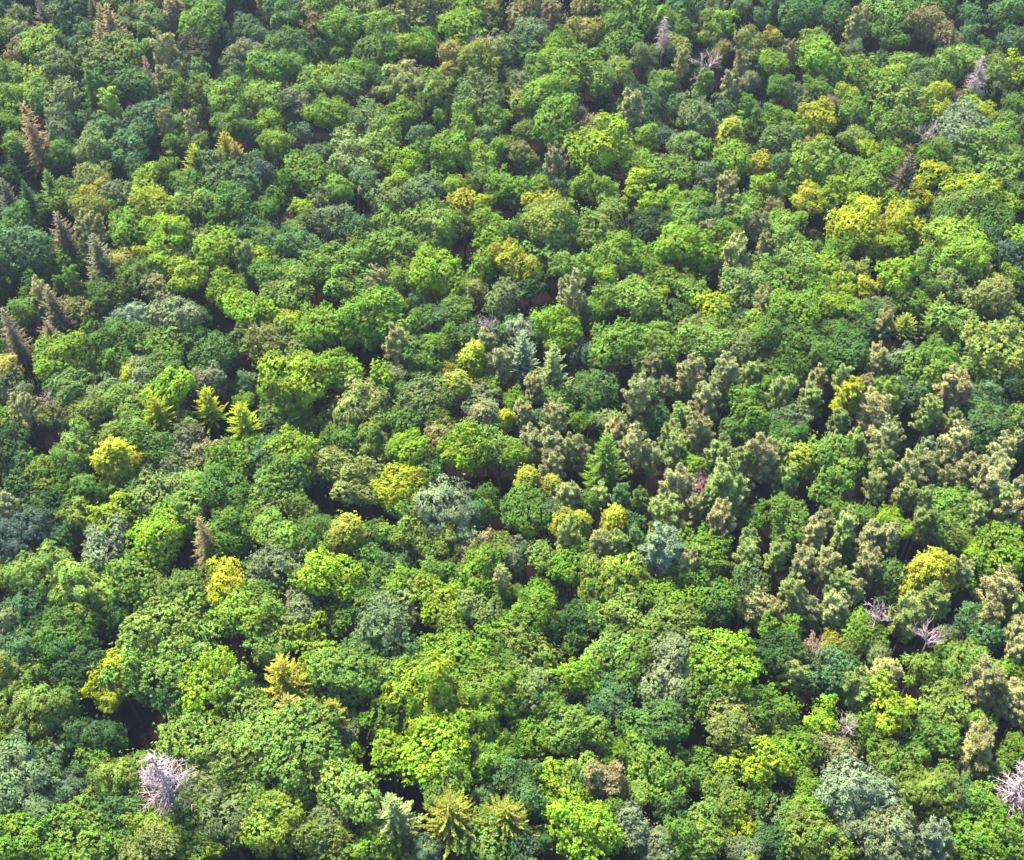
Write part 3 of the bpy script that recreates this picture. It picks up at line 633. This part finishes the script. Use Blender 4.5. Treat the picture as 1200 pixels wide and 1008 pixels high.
# trees that anything else is described from: x, y in picture units -> (short phrase, full label, name or None)
MARK = [
(195,921,'white dead spruce','bleached white dead spruce skeleton leaning over the reddish dark clearing'),
(137,788,'ragged yellow tree','tall ragged yellow broadleaf tree with drooping sprays beside the dark clearing'),
(247,805,'round lime tree','round lime-yellow broadleaf tree between large light green knobbly crowns'),
(332,793,'golden larch','tall golden larch with fanned soft branches, tallest of three golden conifers'),
(388,836,'small golden larch','small bright golden larch in front of two duller golden larches'),
(527,956,'star-shaped golden spruce','larger of two star-shaped golden spruces with spreading finger branches'),
(592,960,'small star-shaped spruce','smaller of two star-shaped golden spruces with spreading finger branches'),
(462,961,'pale pointed spruce','pale grey-green spruce with pointed tip beside a black gap in the canopy'),
(842,776,'vivid lime tree','vivid lime-yellow round broadleaf tree standing at the edge of a dark opening'),
(682,976,'yellow-green dome','large yellow-green domed broadleaf tree with tan lower leaves'),
(996,848,'slim bare white snag','slim bare white dead stem leaning between a lime tree and a yellow-topped tree'),
(1192,926,'pale pink dead spruce','pale pink dead spruce skeleton with radiating bare branches at the picture edge'),
(995,928,'silvery drooping tree','big silvery grey-green drooping tree with feathery layered branches, upper of the silvery cluster'),
(955,766,'pink-tinged dying tree','small dying broadleaf tree with pink and orange leaves among pines'),
(1090,676,'mustard birch','mustard yellow birch with white branches showing among grey-green pines'),
(1030,716,'bare pink-white tree','bare pink-white dead tree with forked branches among pines'),
(1090,744,'purple-pink bare tree','purple-pink bare dead tree with upright branches beside a dark opening'),
(817,568,'pink tree','small round pink-leaved tree among grey-green pines'),
(775,656,'silver pine','silvery blue pine with star-like tufts beside a dark green round tree'),
(709,541,'bright green spruce','bright green spruce with broad layered branches among dull pines'),
(241,634,'rusty dead spruce','rusty brown dead spruce with bare lower branches in a dark gap'),
(262,684,'bright yellow bush-like tree','bright yellow broadleaf tree with a soft domed crown below the rusty dead spruce'),
(135,541,'lemon birch','lemon yellow birch with a round fluffy top above dark green crowns'),
(30,631,'slate-blue tree','slate-blue drooping broadleaf tree on a dark gap at the picture side'),
(467,574,'yellow-topped tree','large golden yellow crown above a fresh green one beside a blue-grey drooping tree'),
(522,591,'blue-grey drooping tree','large blue-grey drooping broadleaf tree next to the golden yellow crown'),
(407,629,'weeping gold birch','weeping golden birch with hanging strands in front of an olive crown'),
(571,381,'pink-white snag','small pink-white dead snag standing in a tight hole of the canopy'),
(245,474,'first yellow larch','pointed yellow-green larch with visible trunk, middle of three yellow larches'),
(285,492,'bright yellow larch','pointed bright yellow larch beside a black hole, rightmost of three yellow larches'),
(75,422,'big lime-green dome','big lime-green domed tree in front of dull brown spruces'),
(160,374,'silvery-blue tree','small silvery blue drooping tree among pale crowns'),
(835,360,'bright yellow-lime tree','bright yellow-lime broadleaf tree over a dark gap among light green crowns'),
(610,312,'gold crown','gold-yellow knobbly crown beside a deep black gap'),
(612,414,'silver-blue spruce','silver-blue spruce with a pointed tip among dark crowns'),
(647,437,'pale layered spruce','pale grey-green spruce with layered branches beside a black gap'),
(1050,324,'tall lime tree','upright lime-yellow broadleaf tree with an oval crown on a dark gap'),
(997,267,'large canary-yellow crown','large canary-yellow crown, broader of two yellow neighbours'),
(992,470,'ochre pine','ochre yellow pine among khaki pines over a dark hole'),
(1060,379,'olive-gold spruce','small olive-gold star-shaped spruce next to a pinkish pine'),
(1125,150,'pale silver crown','large pale silvery round crown beside two yellow crowns'),
(1146,87,'grey dead spruce','grey dead spruce spike standing in front of light green crowns'),
(1132,222,'large yellow-lime dome','large yellow-lime domed crown, broadest yellow crown of its slope'),
(1060,205,'withered brown conifer','withered olive-brown conifer with sagging branches in a dark hollow'),
(851,231,'tan round pine','round tan pine top next to lime crowns, lower of two tan pines'),
(739,135,'pinkish tan pine','pinkish tan pine with a blunt top and bare stem over a dark hollow'),
(778,40,'thin white dead tree','thin whitish dead conifer between light green crowns near the far edge'),
(827,80,'pink bare tree','pink bare branching tree behind a small pale pine'),
(571,54,'white forked dead tree','white forked dead tree among ochre and khaki crowns'),
(40,160,'tall brown dead spruce','tall brown dead spruce with bare drooping branches and grey trunk'),
(130,128,'pale pine with pink stem','pale green pine with a bare pinkish stem above a dark hollow'),
(265,172,'orange larch','orange-gold larch, taller of a pair beside light green crowns'),
(230,190,'pale gold larch','pale gold larch with broad soft branches in front of dark crowns'),
(177,242,'bright yellow crown','bright yellow-lime knobbly crown in front of a golden one'),
(174,88,'pink-brown dead spruce','narrow pink-brown dead spruce beside a pale column-shaped tree'),
(52,25,'dull brown spruce','dull brown spruce with a tall thin top near the far edge'),
(855,160,'pointed pale yellow birch','pointed pale yellow birch beside a fresh green crown'),
(957,137,'golden crown','ragged golden crown beside a bleached pink one'),
(535,457,'creamy yellow birch','creamy yellow birch with two soft tops among green crowns'),
(22,392,'leaning brown dead spruce','dull brown half-dead spruce with a long bare trunk at a dark hollow'),
]

# ------------------------------------------------------------------ read the survey
KIND = {'O': ('broadleaf_tree', 'broadleaf tree', 'broadleaf tree', 'broadleaf trees of the closed forest canopy'),
        'B': ('drooping_broadleaf_tree', 'drooping broadleaf tree', 'broadleaf tree', 'broadleaf trees with drooping sprays'),
        'I': ('birch_tree', 'birch', 'birch', 'birches among the other trees'),
        'P': ('pine_tree', 'pine', 'pine', 'pines among the broadleaf trees'),
        'S': ('spruce_tree', 'spruce', 'spruce', 'spruces among the broadleaf trees'),
        'L': ('larch_tree', 'larch', 'larch', 'larches among the broadleaf trees'),
        'C': ('dead_spruce', 'bare dead spruce', 'dead spruce', 'dead conifers'),
        'R': ('dead_spruce', 'brown dead spruce', 'dead spruce', 'dead conifers'),
        'D': ('dead_tree', 'bare dead tree', 'dead tree', 'bare dead trees')}
rng = np.random.default_rng(2024)
trees = []
for (cx, cy), text in CAT.items():
    for row in text.replace('\n', ';').split(';'):
        p = row.split()
        if not p: continue
        k, code = p[0][0], p[0][1:]
        trees.append(dict(k=k, code=code, px=cx * 300 + float(p[1]) / 4, py=cy * 252 + float(p[2]) / 4, w=float(p[3]) / 4))
ZBASE = {'O': 16.0, 'B': 16.0, 'I': 16.5, 'P': 17.5, 'S': 17.5, 'L': 17.2, 'C': 17.0, 'R': 17.0, 'D': 16.5}
GROW = {'O': 1.08, 'B': 1.09, 'I': 1.05, 'P': 1.0, 'S': 1.28, 'L': 1.15, 'C': 1.3, 'R': 1.4, 'D': 1.2}
LIGHTER = {'P': 1.6, 'S': 1.25, 'L': 1.2, 'R': 1.3}
for px, py, short, full in MARK:
    b = min((t for t in trees if 'mark' not in t), key=lambda t: (t['px'] - px) ** 2 + (t['py'] - py) ** 2)
    b['mark'], b['label'] = short, full
    print('MARK', short, '|', b['k'], b['code'], round(b['px'] - px), round(b['py'] - py))
for t in trees:
    up_ = 3.6 if t['k'] in 'CD' else 3.0 if t['code'] == 'oe' else 1.6 if 'mark' in t or t['k'] == 'L' or (t['k'] == 'S' and t['code'][0] in 'nr') else 1.0 if t['code'][0] in 'lyo' else 0.0
    zc = ZBASE[t['k']] + rng.normal(0, 1.1) * (0.4 if up_ else 1.0) + up_
    pos, dep = survey(t['px'], t['py'], zc)
    R = t['w'] / 2 * dep / F_PX * GROW[t['k']] * (1.3 if t['k'] == 'C' and t['py'] > 900 else 1.22 if t['code'] == 'oe' else 1.0)
    if t['k'] in 'OB':
        zc += float(np.clip((R - 3.4) * 0.5, -1.2, 1.2))
        pos, dep = survey(t['px'], t['py'], zc)
    t.update(x=pos[0], y=pos[1], zc=zc, R=R, dep=dep)
    key = 'F' if t['k'] == 'O' and t['code'][0] in 'ekpts' and rng.uniform() < 0.7 else 'o' if t['k'] == 'O' and R < 3.5 else 's' if t['k'] == 'S' and t['code'][0] in 'oe' else t['k']
    t['proto'] = PROTO[key][int(rng.integers(len(PROTO[key])))]
    t['rot'] = float(rng.uniform(0, 6.283))
    if t['k'] == 'P' and t['code'][0] in 'epkd':
        t['code'] = t['code'][0] + {'e': 'p', 'p': 'k', 'k': 'p', 'd': 'e'}[t['code'][0]]
    t['tint'] = [c * (1.2 if t['code'][:1] == 's' else 0.9 if t['code'] == 'oe' else LIGHTER.get(t['k'], 1.0)) for c in tint_of(t['code'] or 'rk', rng)]

# ------------------------------------------------------------------ labels: every tree is told from its surroundings
marks = [t for t in trees if 'mark' in t]
ORD = [w + 'nearest ' for w in ('', 'second ', 'third ', 'fourth ', 'fifth ', 'sixth ', 'seventh ', 'eighth ', 'ninth ', 'tenth ')]
def side_of(t, m_):
    dx, dy = t['px'] - m_['px'], t['py'] - m_['py']
    if abs(dx) > abs(dy): return 'right' if dx > 0 else 'left'
    return 'front' if dy > 0 else 'back'
def kind_word(t):
    return t['code'][:1], KIND[t['k']][1]
def describe(t, used):
    best = None
    same = [u for u in trees if kind_word(u) == kind_word(t)]
    for m_ in marks:
        if m_ is t: continue
        s = side_of(t, m_); d = math.hypot(t['px'] - m_['px'], t['py'] - m_['py'])
        if d > 330: continue
        rank = sum(1 for u in same if u is not t and u is not m_ and side_of(u, m_) == s and math.hypot(u['px'] - m_['px'], u['py'] - m_['py']) < d)
        if rank > 9: continue
        c = (rank * 28 + d, rank, m_, s)
        if best is None or c[0] < best[0]: best = c
    if best is None: return None
    _, rank, m_, s = best
    word = WORD.get(t['code'][:1], '')
    kw = KIND[t['k']][1]
    what = (word + ' ' + kw).strip()
    tail = {'right': 'to the right of the ', 'left': 'to the left of the ', 'front': 'in front of the ', 'back': 'behind the '}[s] + m_['mark']
    return (ORD[rank] + what + ' ' + tail)

big = sorted((t for t in trees if t['k'] == 'O' and 'mark' not in t), key=lambda t: -t['w'])
keep = set(id(t) for t in big[:300 - sum(1 for t in marks if t['k'] == 'O')])
single = [t for t in trees if t['k'] != 'O' or 'mark' in t or id(t) in keep]
mass = [t for t in trees if not (t['k'] != 'O' or 'mark' in t or id(t) in keep)]

# ------------------------------------------------------------------ build one tree of each sort, then copies of it and of its parts
first = {}
for t in single:
    name, kw, cat, grp = KIND[t['k']]
    p = t['proto']
    src = first.get(id(p))
    if src is None:
        root = bpy.data.objects.new(name, None); root.empty_display_size = 0.5
        trunk = bpy.data.objects.new('trunk', p['trunk']); crown = bpy.data.objects.new('crown', p['crown'])
        first[id(p)] = (root, trunk, crown)
        p['objs'] = (trunk, crown)
    else:
        root, trunk, crown = (o.copy() for o in src)
    for o in (root, trunk, crown): col.objects.link(o)
    trunk.parent = root; crown.parent = root
    s = t['R'] / p['R']
    root.location = (t['x'], t['y'], 0.0)
    root.rotation_euler = (0, 0, t['rot'])
    root.scale = (s, s, s)
    crown.location = (0, 0, t['zc'] / s - p['zc'])       # the crown keeps its build, the bole makes up the height
    if t['k'] in 'OBIP':
        w = float(rng.uniform(0.86, 1.16)); crown.scale = (w, 1.08 / w, 1.0)
        crown.rotation_euler = (0, 0, float(rng.normal(0, 0.3)))
    trunk.scale = (1, 1, t['zc'] / (p['zc'] * s))
    crown['tint'] = t['tint']
    root['label'] = t.get('label') or describe(t, None) or (WORD.get(t['code'][:1], '') + ' ' + kw + ' in the closed canopy')
    root['category'] = cat
    root['group'] = grp

# ------------------------------------------------------------------ the remaining broadleaf trees as one mass: small far ones, young ones under the canopy, the forest beyond
pts = [dict(t) for t in mass]
cxy = np.array([(t['x'], t['y']) for t in trees]); cR = np.array([t['R'] for t in trees])
gap = [(survey(x, y, 8.0)[0][:2], r) for x, y, r in GAPS]
gp = np.array([g[0] for g in gap]); gr = np.array([g[1] * survey(x, y, 8.0)[1] / F_PX for g, (x, y, r) in zip(gap, GAPS)])
taken = [tuple(c) for c in cxy]; tR = list(cR)
r2 = np.random.default_rng(77)
for j in range(-1, 60):
    for i in range(-50, 51):
        x = i * 4.2 + (j % 2) * 2.1 + r2.normal(0, 0.9); y = 40 + j * 4.2 + r2.normal(0, 0.9) + 10
        X, Y, dep = seen_at((x, y, 7.0))
        if not (-15 < X < IW + 15 and -15 < Y < IH + 15) or r2.uniform() < 0.3: continue
        d = np.hypot(cxy[:, 0] - x, cxy[:, 1] - y) - cR * 0.8
        if d.min() < 1.35: continue
        if (np.hypot(gp[:, 0] - x, gp[:, 1] - y) - gr).min() < 2.0: continue
        if trees[int(np.argmin(d))]['k'] == 'P' and r2.uniform() < 0.75: continue
        R = float(np.clip(d.min() + 0.7, 1.6, 2.8))
        pts.append(dict(x=x, y=y, R=R, zc=float(r2.uniform(5.0, 9.5)), rot=float(r2.uniform(0, 6.28)),
                        proto=PROTO['o'][int(r2.integers(10))], tint=tint_of('dgb'[int(r2.integers(3))], r2)))
for j in range(-9, 62):
    for i in range(-40, 41):
        x = i * 6.4 + (j % 2) * 3.2 + r2.normal(0, 0.9); y = 40 + j * 5.8 + r2.normal(0, 0.9)
        if y < 0: continue
        X, Y, dep = seen_at((x, y, 17.0))
        R = float(r2.uniform(3.0, 4.6)); rp = R * F_PX / dep
        out_side = (X < -rp * 0.75) or (X > IW + rp * 0.75) or (Y < -rp * 0.2) or (Y > IH + rp)
        if not out_side or X < -420 or X > IW + 420 or Y > IH + 330: continue
        if (np.hypot(cxy[:, 0] - x, cxy[:, 1] - y) - cR).min() < R * 0.55: continue
        big_ = R > 3.5
        pr = PROTO['O' if big_ else 'o']
        pts.append(dict(x=x, y=y, R=R, zc=float(r2.normal(17, 0.9)), rot=float(r2.uniform(0, 6.28)), proto=pr[int(r2.integers(len(pr)))],
                        tint=tint_of('gghfbdel'[int(r2.integers(8))], r2)))
protos = PROTO['O'] + PROTO['o'] + PROTO['F']
for p in protos:                       # a sort of which no single tree was placed gives no copies
    assert 'objs' in p or True
usable = [p for p in protos if 'objs' in p]
for t in pts:
    if 'objs' not in t['proto']:
        t['proto'] = usable[int(r2.integers(len(usable)))]
me = bpy.data.meshes.new('woodland')
me.vertices.add(len(pts))
me.vertices.foreach_set('co', np.array([(t['x'], t['y'], 0.0) for t in pts], np.float32).ravel())
def attr(name, typ, key, vals):
    a = me.attributes.new(name, typ, 'POINT'); a.data.foreach_set(key, np.array(vals, np.int32 if typ == 'INT' else np.float32).ravel())
ids = {id(p): i for i, p in enumerate(protos)}
attr('sort', 'INT', 'value', [ids[id(t['proto'])] for t in pts])
for t in pts: t['s'] = t['R'] / t['proto']['R']
attr('size', 'FLOAT_VECTOR', 'vector', [(t['s'],) * 3 for t in pts])
attr('bole', 'FLOAT_VECTOR', 'vector', [(t['s'], t['s'], t['zc'] / t['proto']['zc']) for t in pts])
attr('lift', 'FLOAT_VECTOR', 'vector', [(0, 0, t['zc'] - t['proto']['zc'] * t['s']) for t in pts])
attr('turn', 'FLOAT_VECTOR', 'vector', [(0, 0, t['rot']) for t in pts])
attr('tint', 'FLOAT_COLOR', 'color', [(*t['tint'], 1.0) for t in pts])
wood = bpy.data.objects.new('woodland', me); col.objects.link(wood)
wood['kind'] = 'stuff'; wood['label'] = 'mass of smaller green broadleaf trees filling in between and beyond the larger trees'
ng = bpy.data.node_groups.new('woodland_trees', 'GeometryNodeTree')
ng.interface.new_socket('Geometry', in_out='INPUT', socket_type='NodeSocketGeometry')
ng.interface.new_socket('Geometry', in_out='OUTPUT', socket_type='NodeSocketGeometry')
gi = ng.nodes.new('NodeGroupInput'); go = ng.nodes.new('NodeGroupOutput'); jn = ng.nodes.new('GeometryNodeJoinGeometry')
def named(name, typ):
    a = ng.nodes.new('GeometryNodeInputNamedAttribute'); a.data_type = typ; a.inputs['Name'].default_value = name
    return a.outputs['Attribute']
a_sort, a_size, a_turn = named('sort', 'INT'), named('size', 'FLOAT_VECTOR'), named('turn', 'FLOAT_VECTOR')
a_bole, a_lift = named('bole', 'FLOAT_VECTOR'), named('lift', 'FLOAT_VECTOR')
up = ng.nodes.new('GeometryNodeSetPosition')
ng.links.new(gi.outputs[0], up.inputs['Geometry']); ng.links.new(a_lift, up.inputs['Offset'])
for p in usable:
    cmp_ = ng.nodes.new('FunctionNodeCompare'); cmp_.data_type = 'INT'; cmp_.operation = 'EQUAL'
    ins = [s for s in cmp_.inputs if s.type == 'INT']
    ng.links.new(a_sort, ins[0]); ins[1].default_value = ids[id(p)]
    for o, at_, sz_ in zip(p['objs'], (gi.outputs[0], up.outputs[0]), (a_bole, a_size)):
        oi = ng.nodes.new('GeometryNodeObjectInfo'); oi.transform_space = 'ORIGINAL'
        oi.inputs['Object'].default_value = o; oi.inputs['As Instance'].default_value = True
        ip = ng.nodes.new('GeometryNodeInstanceOnPoints')
        ng.links.new(at_, ip.inputs['Points']); ng.links.new(cmp_.outputs[0], ip.inputs['Selection'])
        ng.links.new(oi.outputs['Geometry'], ip.inputs['Instance']); ng.links.new(a_turn, ip.inputs['Rotation']); ng.links.new(sz_, ip.inputs['Scale'])
        ng.links.new(ip.outputs[0], jn.inputs[0])
ng.links.new(jn.outputs[0], go.inputs[0])
md = wood.modifiers.new('woodland_trees', 'NODES'); md.node_group = ng

print('TREES', len(trees), 'single', len(single), 'mass', len(mass), 'points', len(pts), 'R', np.percentile([t['R'] for t in trees], [0, 10, 50, 90, 100]))
_l = {}
for t in single: pass

# ------------------------------------------------------------------ thin blue air over the forest
hv = [(x, y, z) for z in (-1.0, 195.0) for y in (-1900.0, 2900.0) for x in (-2400.0, 2400.0)]
hm_ = bpy.data.meshes.new('haze')
hm_.from_pydata(hv, [], [(0, 2, 3, 1), (4, 5, 7, 6), (0, 1, 5, 4), (2, 6, 7, 3), (0, 4, 6, 2), (1, 3, 7, 5)])
hz = bpy.data.objects.new('haze', hm_); col.objects.link(hz); hz['kind'] = 'stuff'; hz['label'] = 'thin blue haze over the whole forest'
m, n, l, bsdf, out = new_mat('haze')
n.remove(bsdf)
pv = n.new('ShaderNodeVolumePrincipled')
pv.inputs['Color'].default_value = (0.62, 0.78, 1.0, 1); pv.inputs['Density'].default_value = HAZE; pv.inputs['Anisotropy'].default_value = 0.2
l.new(pv.outputs[0], out.inputs['Volume'])
hm_.materials.append(m)
